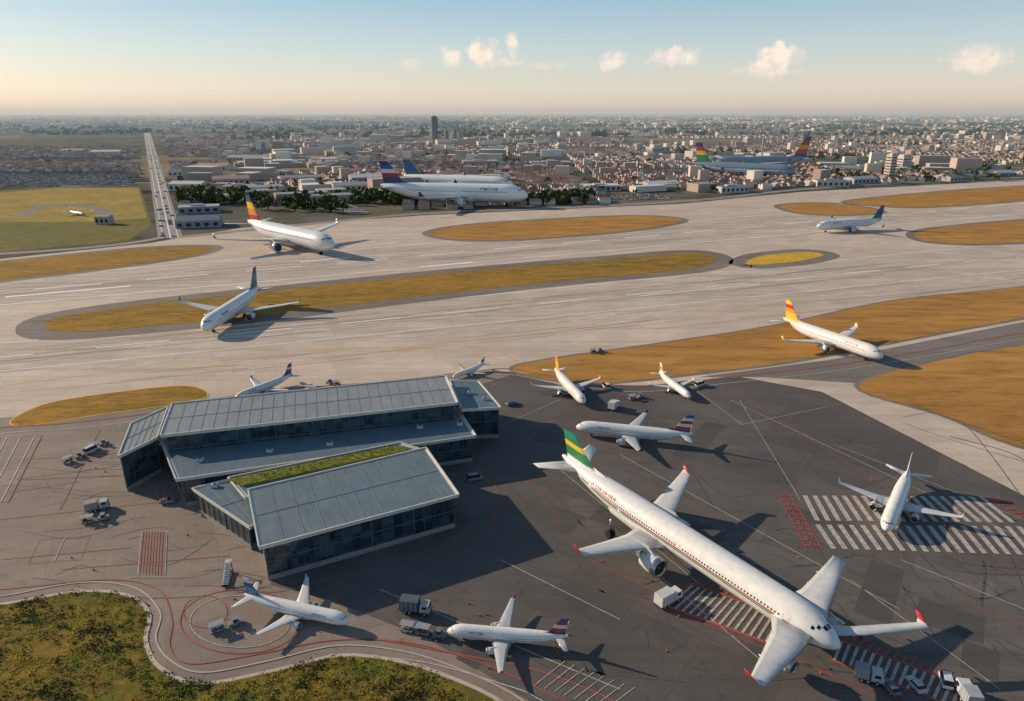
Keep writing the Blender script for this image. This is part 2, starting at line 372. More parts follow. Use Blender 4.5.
def flatb(b,x,y,l,w,h,a,wm,rm):
    ca,sa=math.cos(a),math.sin(a)
    def T(u,v,z): return (x+u*ca-v*sa,y+u*sa+v*ca,z)
    L=l/2;W=w/2
    b.add([T(-L,-W,0),T(L,-W,0),T(L,W,0),T(-L,W,0),T(-L,-W,h),T(L,-W,h),T(L,W,h),T(-L,W,h)],[(0,1,5,4),(1,2,6,5),(2,3,7,6),(3,0,4,7)],wm)
    o=len(b.v)-8; b.f.append((o+4,o+5,o+6,o+7)); b.m.append(b.mi(rm)); b.s.append(False)
low=[(-3000,187),(0,186),(138,185),(139,130),(160,130),(196,232),(250,212),(430,209),(560,205),(690,198),(800,187),(1024,176),(3000,150)]
carlots=[[(-60,172),(132,172),(136,186),(-100,187)],[(20,158),(132,158),(133,163),(10,163)],[(430,196),(500,195),(512,203),(434,205)],[(588,196),(660,194),(672,199),(592,202)],[(250,150),(300,150),(306,155),(252,155)],[(715,168),(690,176),(640,177),(650,169)]]
carw=[[(P(*a).x,P(*a).y) for a in q_] for q_ in carlots]
def okpx(X,Y):
    px,py=inv(X,Y)
    for i in range(len(low)-1):
        if low[i][0]<=px<=low[i+1][0]:
            t=(px-low[i][0])/(low[i+1][0]-low[i][0]); yl=low[i][1]*(1-t)+low[i+1][1]*t
            if py>yl: return None
            break
    if abs(px)>4000: return None
    if 136<px<160 and py<240: return None
    if px<138 and 135<py<149: return None
    if 625<px<770 and 138<py<146: return None
    if Y<2300:
        for c_ in carw:
            if inside(X,Y,c_): return None
    return px,py
trees=[]
C=240
random.seed(11)
nh=0
for j in range(3,24):
    for i in range(-17,18):
        cx,cy=i*C+U(-20,20),j*C+C/2
        if abs(cx)>cy*1.0+250: continue
        typ=R(); ang=random.choice([0,.12,.45,-.2,1.2,.45])
        pxc=inv(cx,cy)[0]
        left=pxc<150 and cy<2200
        if left: typ=.1; ang=.05
        if 160<pxc<330 and cy<1500: typ=.85
        ca,sa=math.cos(ang),math.sin(ang)
        far=cy>2600
        if typ<.70:
            sx=16 if not far else 26; rows=25 if not far else 34
            if left: sx,rows=12.5,20
            u=-C*.7; rm0=random.choice(RF[:4])
            while u<C*.7:
                v=-C*.7
                while v<C*.7:
                    x=cx+u*ca-v*sa; y=cy+u*sa+v*ca
                    if abs(x-cx)<C/2 and abs(y-cy)<C/2 and okpx(x,y) and R()<.92:
                        if R()<.025 and not left:
                            flatb(town,x,y,U(14,24),U(12,15),U(10,22),ang,random.choice(WL),random.choice(M_flat)); v+=rows; continue
                        for dd in((-6.2,6.2) if not left else (-4.6,4.6)):
                            hx=x-(dd)*sa+U(-1,1); hy=y+dd*ca+U(-1,1)
                            rm=rm0 if R()<.45 else random.choice(RF)
                            gable(town,hx,hy,U(9,14)*(1.4 if far else .85 if left else 1),U(6.5,9),U(3,6),U(2,3.4),ang+(math.pi/2 if R()<.25 else 0),random.choice(WL),rm); nh+=1
                        if R()<.25: trees.append((x+U(-8,8),y+13*ca,U(2.5,5)))
                    v+=rows
                u+=sx
        elif typ<.78:
            for q_ in range(70):
                x=cx+U(-.5,.5)*C;y=cy+U(-.5,.5)*C
                if okpx(x,y): trees.append((x,y,U(4,8)))
        elif typ<.98:
            for q_ in range(13):
                x=cx+U(-.47,.47)*C;y=cy+U(-.47,.47)*C
                if okpx(x,y): flatb(town,x,y,U(22,65),U(14,32),U(6,12) if R()<.75 else U(14,26),ang,random.choice(WL),random.choice(M_flat))
            for q_ in range(14):
                x=cx+U(-.5,.5)*C;y=cy+U(-.5,.5)*C
                if okpx(x,y): trees.append((x,y,U(3,6)))
for q_ in range(9500):
    Y=5500*(1+3.6*R()**1.9); X=U(-1,1)*(Y*.92)
    if math.sin(X*.0011)+math.sin(Y*.0007+X*.0003)<-.9: continue
    if R()<.55: gable(town,X,Y,U(18,50),U(14,22),U(5,9),U(3,5),U(0,3),random.choice(WL),random.choice(RF))
    else: flatb(town,X,Y,U(30,110),U(20,50),U(6,24),U(0,3),random.choice(WL),random.choice(M_flat))
town.obj('distant_town')
print('HOUSES',nh,'TREES',len(trees))

def leafmat(name,cols,sc):
    m,k,b=newmat(name); p=k.pos()
    a=k.mix(k.ramp(k.noise(p,sc,3,.6),.42,.58),cols[0],cols[1]); a=k.mix(k.ramp(k.noise(p,sc*2.3,3,.7),.52,.64),a,cols[2])
    k.put(b.inputs['Base Color'],a); b.inputs['Roughness'].default_value=.9; b.inputs['Specular IOR Level'].default_value=.15
    return m
M_leaf=leafmat('tree_foliage',[(.05,.075,.025),(.085,.11,.032),(.11,.12,.04)],.05)
M_leaf2=leafmat('scrub_foliage',[(.16,.24,.02),(.46,.34,.035),(.44,.19,.04)],.07)
M_leaf3=leafmat('scrub_foliage_dark',[(.05,.075,.018),(.12,.085,.03),(.09,.12,.018)],.2)
M_bark=paint((.08,.06,.045),.9,name='bark')
tm=MB()
def clump(b,x,y,z,r,n,sz,mat,flat=.8,up=0):
    for _ in range(n):
        while True:
            a,c,e=U(-1,1),U(-1,1),U(-1,1)
            if a*a+c*c+e*e<1: break
        o=Vector((x+a*r,y+c*r,z+e*r*flat)); d=Vector((U(-1,1),U(-1,1),U(-1,1)+up)).normalized(); u=d.orthogonal().normalized()*sz*U(.6,1.2); w=d.cross(u)*U(.6,1)
        b.add([o-u-w,o+u-w,o+u+w,o-u+w],[(0,1,2,3)],mat)
random.shuffle(trees)
for (x,y,r) in trees[:3800]:
    big=y<1500
    clump(tm,x,y,r*1.3,r,16 if big else 8,r*(.38 if big else .55),M_leaf)
    if big: tm.box(x-.3,x+.3,y-.3,y+.3,0,r*.8,M_bark)
for q_ in range(300):
    px,py=random.choice([(U(255,345),U(196,213)),(U(350,420),U(196,206)),(U(180,250),U(196,206)),(U(500,590),U(199,205)),(U(820,1000),U(170,182))])
    p=P(px,py); r=U(4,8); clump(tm,p.x,p.y,r*1.1,r,22,r*.33,M_leaf); tm.box(p.x-.3,p.x+.3,p.y-.3,p.y+.3,0,r*.8,M_bark)
for q_ in range(420):
    Y=3000*(1+5.0*R()**1.5); X=U(-1,1)*Y*.9
    if not okpx(X,Y): continue
    L=U(100,600); n=int(L/28)
    for t in range(n):
        r=U(9,16); clump(tm,X+t*28+U(-8,8),Y+U(-18,18)+t*3*math.sin(q_),r*.6,r,5,r*.75,M_leaf,.6)
tm.obj('distant_trees')
random.seed(5)
sc=MB(); cnt=0
while cnt<2900:
    px=U(-60,520); py=U(590,740); p=P(px,py)
    if not inside(p.x,p.y,wscrub): continue
    cnt+=1
    s=math.sin(p.x*.3+1)+math.sin(p.y*.45+p.x*.2)
    dark=s>.9 or R()<.14
    if s<-1.5: continue
    r=U(.5,1.3) if dark else U(.3,1.1)
    clump(sc,p.x,p.y,.22,r,int(10+r*14),.10 if not dark else .15,M_leaf3 if dark else M_leaf2,.28 if not dark else .55,1.0)
sc.obj('scrub_plants')

# ---------------------------------------------------------------- terminal building
def glassmat(name,c1,c2):
    m,k,b=newmat(name); p=k.pos()
    fl=k.vmath('FLOOR',k.vmath('MULTIPLY',p,(.45,.45,.5)))
    wn=k.new('ShaderNodeTexWhiteNoise'); k.put(wn.inputs['Vector'],fl)
    k.put(b.inputs['Base Color'],k.mix(wn.outputs['Value'],c1,c2)); b.inputs['Roughness'].default_value=.08
    b.inputs['Specular IOR Level'].default_value=.8; b.inputs['Metallic'].default_value=.4
    return m
M_glass=glassmat('curtain_glass',(.02,.04,.055),(.09,.15,.18))
M_mull=paint((.09,.11,.125),.5,name='mullion_metal')
M_trim=paint((.66,.63,.58),.5,name='roof_trim')
M_rib=paint((.25,.27,.28),.5,name='roof_seam')
M_slab=paint((.30,.28,.26),.8,name='facade_concrete')
def roofmat(name,c1,c2,rot):
    m,k,b=newmat(name); p=k.map(k.pos(),rot=-rot)
    n=k.ramp(k.noise(p,.12,5,.7),.35,.7); fl=k.vmath('FLOOR',k.vmath('MULTIPLY',p,(1/3.2,1/7.0,0)))
    wn=k.new('ShaderNodeTexWhiteNoise'); k.put(wn.inputs['Vector'],fl)
    st=k.ramp(k.noise(k.map(p,scale=(1,.12,1)),1.2,4,.7),.4,.7)
    c=k.mix(n,c1,c2); c=k.mix(k.math('MULTIPLY',wn.outputs['Value'],.22),c,tuple(a*.6 for a in c1))
    c=k.mix(k.math('MULTIPLY',st,.5),c,tuple(a*.6 for a in c1))
    k.put(b.inputs['Base Color'],c); b.inputs['Roughness'].default_value=.5; b.inputs['Metallic'].default_value=.1
    return m
M_rA=roofmat('metal_roof_light',(.34,.355,.35),(.25,.275,.29),math.radians(16))
M_rC=roofmat('metal_roof_blue',(.15,.205,.235),(.21,.25,.275),math.radians(28))
M_rB=roofmat('terrace_roof',(.13,.195,.235),(.175,.225,.26),math.radians(20))
M_groof=ground_mat('green_roof_turf',[(.17,.21,.03),(.28,.26,.05),(.12,.15,.03),(.2,.2,.04)],.3,fine=2)
term=bpy.data.objects.new('airport_terminal',None); scene.collection.objects.link(term)
def glazed(b,a,c,z0,z1,step=2.6,floors=None,frame=M_mull):
    a=Vector((a[0],a[1]));c=Vector((c[0],c[1])); d=c-a; L=d.length; d.normalize()
    b.add([(a.x,a.y,z0),(c.x,c.y,z0),(c.x,c.y,z1),(a.x,a.y,z1)],[(0,1,2,3)],M_glass)
    n=max(2,int(L/step))
    for i in range(n+1):
        p=a+d*(L*i/n); t=.12 if i%4 else .3
        b.obox(p-d*t/2,p+d*t/2,z0,z1-.002,.22 if i%4 else .4,frame)
    fl=floors or max(1,int((z1-z0)/3.2))
    for i in range(fl+1):
        z=z0+(z1-z0)*i/fl; b.obox(a,c,z-.14,z+.14,.28,frame if 0<i<fl else M_slab)
def volume(name,q,z1,roofm,z0=0,over=1.0,rib=3.2,base=1.2,ribh=.08,fasc=.6,walls=(1,1,1,1),mid=(.5,)):
    b=MB(); q=[P(x,y,z1) for x,y in q]; c=sum(q,Vector())/4
    ins=[]
    for p in q:
        d=(p-c); ins.append((c+d*(1-over/d.length*1.4)).to_2d())
    for i in range(4):
        a,e=ins[(i+1)%4],ins[i]
        if walls[i]:
            glazed(b,e,a,z0+base,z1-fasc); b.obox(e,a,z0,z0+base-.15,.35,M_slab)
    lo=[(p.x,p.y,z1-fasc) for p in q]; hi=[(p.x,p.y,z1) for p in q]
    b.add(lo+hi,[(0,1,2,3),(4,5,1,0),(5,6,2,1),(6,7,3,2),(7,4,0,3)],M_trim)
    ii=[(c+(p-c)*(1-.9/(p-c).length)) for p in q]
    b.add([(p.x,p.y,z1+.006) for p in q],[(3,2,1,0)],M_trim)
    b.add([(p.x,p.y,z1+.05) for p in ii],[(3,2,1,0)],roofm)
    for i in range(4):
        b.obox(q[i],q[(i+1)%4],z1+.01,z1+.38,.34,M_trim)
    L=(ii[1]-ii[0]).length; n=int(L/rib)
    for i in range(1,n):
        a=ii[0].lerp(ii[1],i/n); e=ii[3].lerp(ii[2],i/n); b.obox(a,e,z1+.05,z1+.05+ribh,.09,M_rib)
    for t in mid: b.obox(ii[0].lerp(ii[3],t),ii[1].lerp(ii[2],t),z1+.05,z1+.08+ribh,.1,M_rib)
    o=b.obj(name,parent=term); return q,ii
zA,zB,zC=14,8.5,9.5
qA,iA=volume('upper_hall',[(172,404),(446,376),(458,403),(160,436)],zA,M_rA)
qL,_=volume('west_wing',[(131,424),(168,407),(157,438),(118,457)],11.5,M_rA,rib=2.5)
qR,_=volume('east_block',[(450,381),(478,381),(501,408),(462,410)],11,M_rB,rib=4)
qB,_=volume('terrace_level',[(160,440),(455,405),(476,436),(176,480)],zB,M_rB,rib=9,ribh=.05,mid=())
qC,iC=volume('front_hall',[(248,490),(426,448),(459,495),(259,548)],zC,M_rC,rib=4.5)
qD,_=volume('west_annex',[(192,489),(244,476),(262,520),(250,528)],7.0,M_rB,rib=3)
qE,_=volume('link_block',[(228,478),(400,443),(428,452),(245,498)],zB+.35,M_rB,rib=6)
b=MB(); g=[P(x,y,zB+.95) for x,y in[(228,479),(396,445),(411,449),(243,485)]]
b.add([(p.x,p.y,zB+.95) for p in g]+[(p.x,p.y,zB+.3) for p in g],[(3,2,1,0),(0,1,5,4),(1,2,6,5),(2,3,7,6),(3,0,4,7)],M_groof)
random.seed(3)
for i in range(700):
    s,t=R(),R(); p=g[0].lerp(g[1],s).lerp(g[3].lerp(g[2],s),t); clump(b,p.x,p.y,zB+.98,.3,4,.1,M_groof,.3,1)
b.obj('green_roof',parent=term)
b=MB(); M_unit=paint((.5,.5,.48),.6,name='hvac_unit')
for (x,y,z) in [(200,461,zB),(270,452,zB),(330,445,zB),(420,428,zB),(460,425,zB),(470,394,11),(485,400,11),(215,487,7)]:
    p=P(x,y,z); b.box(p.x-.9,p.x+.9,p.y-.7,p.y+.7,z+.1,z+.9,M_unit,.08,.08); b.cyl((p.x,p.y,z+1.0),(0,0,1),.45,.2,M_mull)
b.obj('rooftop_units',parent=term)

# ---------------------------------------------------------------- airliners
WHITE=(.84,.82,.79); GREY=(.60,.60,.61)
def airliner(nose,tail,fin=[(.1,.2,.4)],rf=.056,cheat=None,wl=None,finh=.165,wing=None,extra=None,titles=None,span=.46,belly=GREY,aft=None,body=WHITE,name='airliner',eng=None,gear=True,stab=.17,gloss=.3,tt0=.19,wlh=1.0,lines=None,az=.083,tip=-.06):
    h=3.0
    for _ in range(6):
        a=P(nose[0],nose[1],h); c=P(tail[0],tail[1],h); L=(a-c).length; h=az*L
    mid=(a+c)/2; hd=math.atan2(a.y-c.y,a.x-c.x)
    b=MB(); Rr=rf*L
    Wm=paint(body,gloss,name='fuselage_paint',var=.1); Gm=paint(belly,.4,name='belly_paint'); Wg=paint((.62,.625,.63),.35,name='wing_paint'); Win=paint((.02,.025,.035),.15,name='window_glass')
    Fm=[paint(f,.35,name='livery_paint',var=.05) for f in fin]; Em=paint(eng or (.70,.70,.70),.3,name='nacelle_paint'); Dk=paint((.03,.03,.032),.5,name='dark_metal'); Mt=paint((.45,.45,.46),.3,.8,name='bare_metal'); Ty=paint((.02,.02,.02),.9,name='tyre')
    Fl=paint((.50,.505,.51),.45,name='flap_paint')
    Wl=paint(wl or fin[-1],.35,name='livery_paint',var=.05)
    prof=[(0,.03,-.22),(.004,.18,-.21),(.012,.34,-.19),(.026,.53,-.15),(.045,.70,-.10),(.07,.85,-.05),(.10,.95,-.015),(.135,1,0),(.2,1,0),(.3,1,0),(.4,1,0),(.5,1,0),(.6,1,0),(.68,.99,.01),(.75,.92,.07),(.82,.78,.19),(.88,.61,.33),(.94,.40,.48),(.98,.23,.58),(1,.12,.64)]
    def pr(t):
        for i in range(len(prof)-1):
            if prof[i][0]<=t<=prof[i+1][0]:
                k=(t-prof[i][0])/(prof[i+1][0]-prof[i][0]); return prof[i][1]*(1-k)+prof[i+1][1]*k, prof[i][2]*(1-k)+prof[i+1][2]*k
        return prof[-1][1:]
    def pt(t,ang,f=1.0):
        r,z=pr(t); return Vector(((.5-t)*L, math.sin(ang)*r*Rr*f, z*Rr+math.cos(ang)*r*Rr*f))
    ns=32; ts=[p[0] for p in prof]
    tt=[]
    for i in range(len(ts)-1):
        tt+= [ts[i]] if ts[i+1]-ts[i]<.03 else [ts[i],(ts[i]+ts[i+1])/2]
    tt.append(1); o=len(b.v)
    for t in tt:
        for j in range(ns): b.v.append(tuple(pt(t,2*math.pi*j/ns)))
    Am=paint(aft,.35,name='livery_paint',var=.05) if aft else None
    for i in range(len(tt)-1):
        for j in range(ns):
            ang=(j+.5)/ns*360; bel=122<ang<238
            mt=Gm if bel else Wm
            if Am and tt[i]>.80: mt=Am
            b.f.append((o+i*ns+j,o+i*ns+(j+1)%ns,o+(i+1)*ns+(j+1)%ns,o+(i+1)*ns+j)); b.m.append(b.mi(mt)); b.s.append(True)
    b.add([b.v[o+(len(tt)-1)*ns+j] for j in range(ns)],[tuple(range(ns))],Dk)
    D=math.radians
    def patch(t0,t1,a0,a1,mat,f=1.006,n=3):
        for sgn in(1,-1):
            A=[D(a0+(a1-a0)*i/n)*sgn for i in range(n+1)]
            vs=[pt(t0,a,f) for a in A]+[pt(t1,a,f) for a in A]; k=n+1
            fs=[(i,i+1,k+i+1,k+i) if sgn>0 else (i+1,i,k+i,k+i+1) for i in range(n)]
            b.add(vs,fs,mat)
    nw=int(min(70,max(30,L/1.0))); 
    t0,t1=.13,.80
    for i in range(nw):
        t=t0+(t1-t0)*i/nw
        if abs(t-.44)<.012: continue
        patch(t,t+(t1-t0)/nw*.45,74,80,Win,n=1)
    for t in(.105,.44,.815): patch(t,t+.0015,66,100,Gm,n=3); patch(t+.016,t+.0175,66,100,Gm,n=3)
    for k in range(3): patch(.034+k*.009,.041+k*.009,[4,26,44][k],[24,43,58][k],Win,1.01)
    patch(.031,.038,3,22,Win,1.012)
    for (c_,a0,a1) in (lines or ([(cheat,88,97)] if cheat else [])):
        Lm=paint(c_,.35,name='cheatline_paint')
        for i in range(17): patch(.05+i*.05,.10+i*.05,a0,a1,Lm,1.005,2)
    if titles:
        Tm=paint(titles,.4,name='title_paint'); t=tt0; random.seed(int(L*100))
        for i in range(9):
            wdt=U(.008,.012); patch(t,t+.0035,52,69,Tm,1.007,2); 
            if R()<.7: patch(t+.0035,t+wdt,52,55.5,Tm,1.007,1)
            if R()<.6: patch(t+.0035,t+wdt,60,63,Tm,1.007,1)
            if R()<.5: patch(t+wdt-.003,t+wdt,52,69,Tm,1.007,2)
            t+=wdt+.004
    foil=[(0,0),(.06,.45),(.25,1),(.5,.85),(.8,.35),(1,.04),(.8,-.15),(.5,-.4),(.25,-.55),(.06,-.35)]
    def section(le,ch,th,up):
        return [Vector((le.x-ch*f[0], le.y, le.z))+up*(f[1]*th) for f in foil]
    def surf(secs,mats,up=Vector((0,0,1)),fl=False):
        o_=len(b.f); b.loft([section(Vector(le),ch,th,u if u else up) for le,ch,th,u in secs],mats,True)
        le_i,fl_i=b.mi(Mt),b.mi(Fl)
        for i in range(len(secs)-1):
            if i>2: break
            b.m[o_+i*10+0]=le_i; b.m[o_+i*10+9]=le_i
            if fl: b.m[o_+i*10+4]=fl_i
    W=wing or dict(root=.13,rc=.19,tip=tip,tc=.045,span=span,z=.04)
    zr=-.5*Rr
    def mkwing(sgn,rx,rc,tx,tc,sp,dz,wlm=True,z0=zr,roll=None):
        kx=rx+(tx-rx)*.36; kc=rc*.60+tc*.12; y0=.4*Rr
        pts=[((rx*L,sgn*y0,z0),rc*L,.013*L*rc/.19,None),
             ((kx*L,sgn*(sp*.36*L),z0+dz*L*.3),kc*L,.0085*L*rc/.19,None),
             (((rx+(tx-rx)*.7)*L,sgn*(sp*.7*L),z0+dz*L*.65),(kc*.45+tc*.55)*L,.0055*L,None),
             ((tx*L,sgn*sp*L,z0+dz*L),tc*L,.003*L,None)]
        ms=[Wg,Wg,Wg]
        if wlm:
            s2=Vector((0,-sgn*.8,.6)).normalized(); s3=Vector((0,-sgn,.05)).normalized()
            pts+=[(((tx-.010)*L,sgn*(sp+.008)*L,z0+dz*L+.006*L*wlh),tc*L*.8,.0018*L,s2),(((tx-.020)*L,sgn*(sp+.011)*L,z0+dz*L+.018*L*wlh),tc*L*.6,.0014*L,s3),(((tx-.032)*L,sgn*(sp+.014)*L,z0+dz*L+.034*L*wlh),tc*L*.35,.001*L,s3)]
            ms+=[Wg,Wl,Wl]
        surf(pts,ms,fl=True)
        for f in(.28,.5,.7):
            x=(rx+(tx-rx)*f)*L-(rc*(1-f)*.75+tc*f)*L; y=sgn*sp*f*L; z=z0+dz*L*f-.004*L
            b.loft([[Vector((x+dx*L,y+rr*L*math.cos(2*math.pi*q/8),z-.003*L+rr*L*math.sin(2*math.pi*q/8))) for q in range(8)] for dx,rr in((.03,.0005),(.012,.0032),(-.004,.0022),(-.009,.0004))],Wg)
    def engine(x,y,z,r,l):
        n=20
        def ring(px,pr_): return [Vector((px,y+pr_*math.cos(2*math.pi*q/n),z+pr_*math.sin(2*math.pi*q/n))) for q in range(n)]
        b.loft([ring(x+l*.42,r*.78),ring(x+l*.5,r*.86),ring(x+l*.47,r*.97),ring(x+l*.3,r*1.04),ring(x,r*1.0),ring(x-l*.3,r*.82),ring(x-l*.3,r*.62)],[Mt,Mt,Mt,Em,Em,Dk],True,False)
        b.loft([ring(x+l*.42,r*.78),ring(x+l*.30,r*.76)],Dk,True,True)
        b.loft([ring(x+l*.30,r*.3),ring(x+l*.44,r*.04)],Mt,True,True)
        b.loft([ring(x-l*.3,r*.6),ring(x-l*.62,r*.36)],Mt,True,True); b.loft([ring(x-l*.62,r*.28),ring(x-l*.78,r*.06)],Dk,True,True)
        b.loft([[Vector((x+l*.25,y-.12*r,z+r*.9)),Vector((x+l*.25,y+.12*r,z+r*.9)),Vector((x-l*.55,y+.12*r,z+r*.7)),Vector((x-l*.55,y-.12*r,z+r*.7))],
                [Vector((x-l*.1,y-.1*r,z+r*1.55)),Vector((x-l*.1,y+.1*r,z+r*1.55)),Vector((x-l*.75,y+.1*r,z+r*1.5)),Vector((x-l*.75,y-.1*r,z+r*1.5))]],Wg,False)
    for sg in(1,-1):
        rt=W['root'] if sg>0 else W.get('root2',W['root']); tp=W['tip'] if sg>0 else W.get('tip2',W['tip'])
        mkwing(sg,rt,W['rc'],tp,W['tc'],W['span'],W['z'])
        ey=W['span']*.34; ex=rt+(tp-rt)*.34
        engine((ex+.012)*L,sg*ey*L,zr+W['z']*.3*L-.034*L,.028*L*min(1,rf/.045),.095*L*(W['rc']/.19)**.5)
        sx=-.385
        surf([((sx*L,sg*.2*Rr,.42*Rr),.095*L,.006*L,None),(((sx-.085)*L,sg*stab*L,.42*Rr+.012*L),.038*L,.002*L,None)],Wg)
    if extra:
        for (sg,rx,rc,tx,tc,y,dz,wlm) in extra: mkwing(sg,rx,rc,tx,tc,y,dz,wlm,z0=-.1*Rr)
        engine(.43*L,-.10*L,-.045*L,.017*L,.06*L)
        engine(.42*L,.10*L,-.045*L,.017*L,.06*L)
    b.loft([[Vector((x*L,1.06*Rr*w*math.cos(2*math.pi*q/16),-.55*Rr+.62*Rr*w*math.sin(2*math.pi*q/16))) for q in range(16)] for x,w in ((W['root']+.05,.35),(W['root']+.01,.85),(W['root']-.08,1),(W['root']-.19,.85),(W['root']-.24,.3))],Gm)
    nb=len(Fm); zb=.72*Rr; rx,rc,tx,tc=-.325,.15,-.442,.06
    def section_f(x,z,ch,th): return [Vector((x*L-ch*L*f[0],f[1]*th*L if f[1]>0 else f[1]*2*th*L,z)) for f in foil]
    def fs(k): return section_f(rx+(tx-rx)*k,zb+finh*L*k,rc+(tc-rc)*k,.0065*(1-k)+.003*k)
    secs=[];ms=[]
    for i in range(nb): secs.append(fs(i/nb)); ms.append(Fm[i])
    secs.append(fs(1.0)); b.loft(secs,ms,False)
    b.loft([section_f(-.24,zb+.10*Rr,.09,.001),section_f(-.335,zb+.022*L,.012,.001)],Fm[0],False)
    if gear:
        gz=-h
        for (x,y,r) in ((.36,0,.0085),(-.03+W['root']-.12,.07,.0125),(-.03+W['root']-.12,-.07,.0125)):
            b.cyl((x*L,y*L,(gz+r*L-.5*Rr)/2),(0,0,1),.0028*L,abs(gz+r*L+.5*Rr),Mt,8)
            for dy in(-.007,.007): b.cyl((x*L,(y+dy)*L,gz+r*L),(0,1,0),r*L,.0075*L,Ty,14)
    o=b.obj(name,(mid.x,mid.y,h+.13),hd)
    return L
RED=(.50,.04,.035);NAVY=(.03,.06,.17);WHT=(.78,.77,.75);ORG=(.85,.30,.03);YEL=(.88,.55,.05);TEAL=(.03,.15,.20);GRN=(.04,.25,.10);BLU=(.03,.12,.38)
airliner((203,327),(259,291),[TEAL,(.05,.2,.26),NAVY],span=.46,titles=NAVY,wl=TEAL,tip=-.09)
airliner((333,244),(249,226),[RED,ORG,YEL,NAVY],span=.42,titles=RED)
airliner((528,194),(381,191),[NAVY,NAVY,RED,WHT,BLU,NAVY],rf=.060,span=.40,titles=NAVY,finh=.15,body=(.95,.94,.92),belly=(.75,.75,.75))
airliner((513,184),(404,180),[TEAL,BLU,TEAL],rf=.056,span=.35,finh=.13,body=(.95,.94,.92))
airliner((440,178),(510,178),[WHT,RED,WHT],rf=.045,span=.3,finh=.15)
airliner((796,171),(694,167),[GRN,GRN,YEL,RED,NAVY],rf=.060,span=.45,finh=.2,body=(.20,.26,.34),belly=(.08,.11,.16),cheat=(.6,.62,.65))  # blue-grey body and belly: shade on the fuselage put into its paint colour
airliner((715,162),(808,161),[NAVY,RED,ORG,RED,NAVY],rf=.05,span=.34,finh=.2,body=(.25,.30,.38))  # body colour carries the same fuselage shade, slightly lighter
airliner((817,226),(882,222),[TEAL,NAVY,TEAL],span=.4,titles=NAVY)
airliner((883,356),(783,322),[YEL,YEL,ORG,RED,YEL],span=.42,titles=RED,aft=(.8,.62,.3))
airliner((235,398),(293,376),[NAVY,BLU,RED,WHT,BLU,NAVY],span=.42,titles=NAVY)
airliner((584,402),(555,371),[ORG,YEL,ORG],span=.42,titles=ORG)
airliner((690,397),(659,374),[WHT,ORG,WHT],span=.38)
airliner((576,426),(692,438),[NAVY,RED,WHT,RED,WHT,BLU],span=.38,titles=NAVY,lines=[(NAVY,96,100)],wl=NAVY)
airliner((886,529),(908,474),[GREY,WHT,(.6,.62,.65)],span=.42,wl=WHT,tip=.04)
airliner((350,621),(245,598),[(.05,.2,.35),(.08,.3,.5),BLU,WHT],span=.36,titles=(.05,.2,.35),wl=(.1,.35,.55),tip=-.1)
airliner((447,630),(568,640),[NAVY,RED,WHT,RED,BLU],span=.42,titles=NAVY,aft=None,wl=RED,tip=.02,lines=[(NAVY,96,101)])
airliner((84,214),(70,212),[RED,WHT],span=.6)
airliner((453,377),(485,365),[WHT,RED,WHT],span=.4)
airliner((318,388),(300,386),[WHT,NAVY],span=.5)
airliner((841,645),(563,463),[WHT,GRN,GRN,YEL,GRN,(.03,.3,.2)],rf=.043,titles=(.5,.04,.04),tt0=.70,finh=.095,wl=RED,wlh=.6,belly=(.60,.60,.60),
  lines=[((.5,.04,.04),84,89),((.72,.70,.66),89,91),((.04,.26,.10),91,96)],
  wing=dict(root=-.03,root2=.02,rc=.13,tip=-.185,tip2=-.05,tc=.038,span=.27,z=.03),stab=.12,
  extra=[(1,.45,.12,.36,.035,.24,.035,False),(-1,.45,.12,.49,.035,.255,.02,True),(1,.475,.055,.585,.028,.21,.005,True)],aft=None)

# ---------------------------------------------------------------- ground vehicles
M_ty=paint((.02,.02,.02),.9,name='tyre'); M_wn=paint((.02,.03,.04),.12,name='window_glass'); M_chas=paint((.05,.05,.055),.6,name='chassis')
def place(b,name,px,py,ang): p=P(px,py); b.obj(name,(p.x,p.y,.11),math.radians(ang))
def wheels(b,xs,w,r=.48):
    for x in xs:
        for sg in(-1,1): b.cyl((x,sg*w,r),(0,1,0),r,.3,M_ty,12); b.cyl((x,sg*(w+.16),r),(0,1,0),r*.5,.02,M_unit,8)
def truck(px,py,ang,cab=(.7,.7,.68),box=(.45,.47,.5),L=8.5,hb=2.4):
    b=MB(); C_=paint(cab,.35,name='cab_paint'); B_=paint(box,.5,name='box_paint')
    b.box(-L/2,L/2-.1,-.95,.95,.5,.85,M_chas)
    b.box(-L/2,L/2-2.5,-1.25,1.25,.9,.9+hb,B_,.03,.03)
    for i in range(int((L-2.5)/1.0)):
        x=-L/2+.5+i; 
        for sg in(-1,1): b.box(x,x+.08,sg*1.26-.03,sg*1.26+.03,.95,.85+hb,M_unit)
    b.box(L/2-2.2,L/2,-1.15,1.15,.7,1.6,C_); b.box(L/2-2.2,L/2-.1,-1.13,1.13,1.603,2.5,C_,.15,.1)
    b.box(L/2-.22,L/2-.07,-.95,.95,1.65,2.3,M_wn,.04,.02); b.box(L/2-1.7,L/2-.6,-1.16,1.16,1.65,2.25,M_wn,.1,.04)
    b.box(L/2,L/2+.12,-1.1,1.1,.45,.75,M_chas); wheels(b,[-L/2+1.1,-L/2+2.2,L/2-1.1],1.05); place(b,'service_truck',px,py,ang)
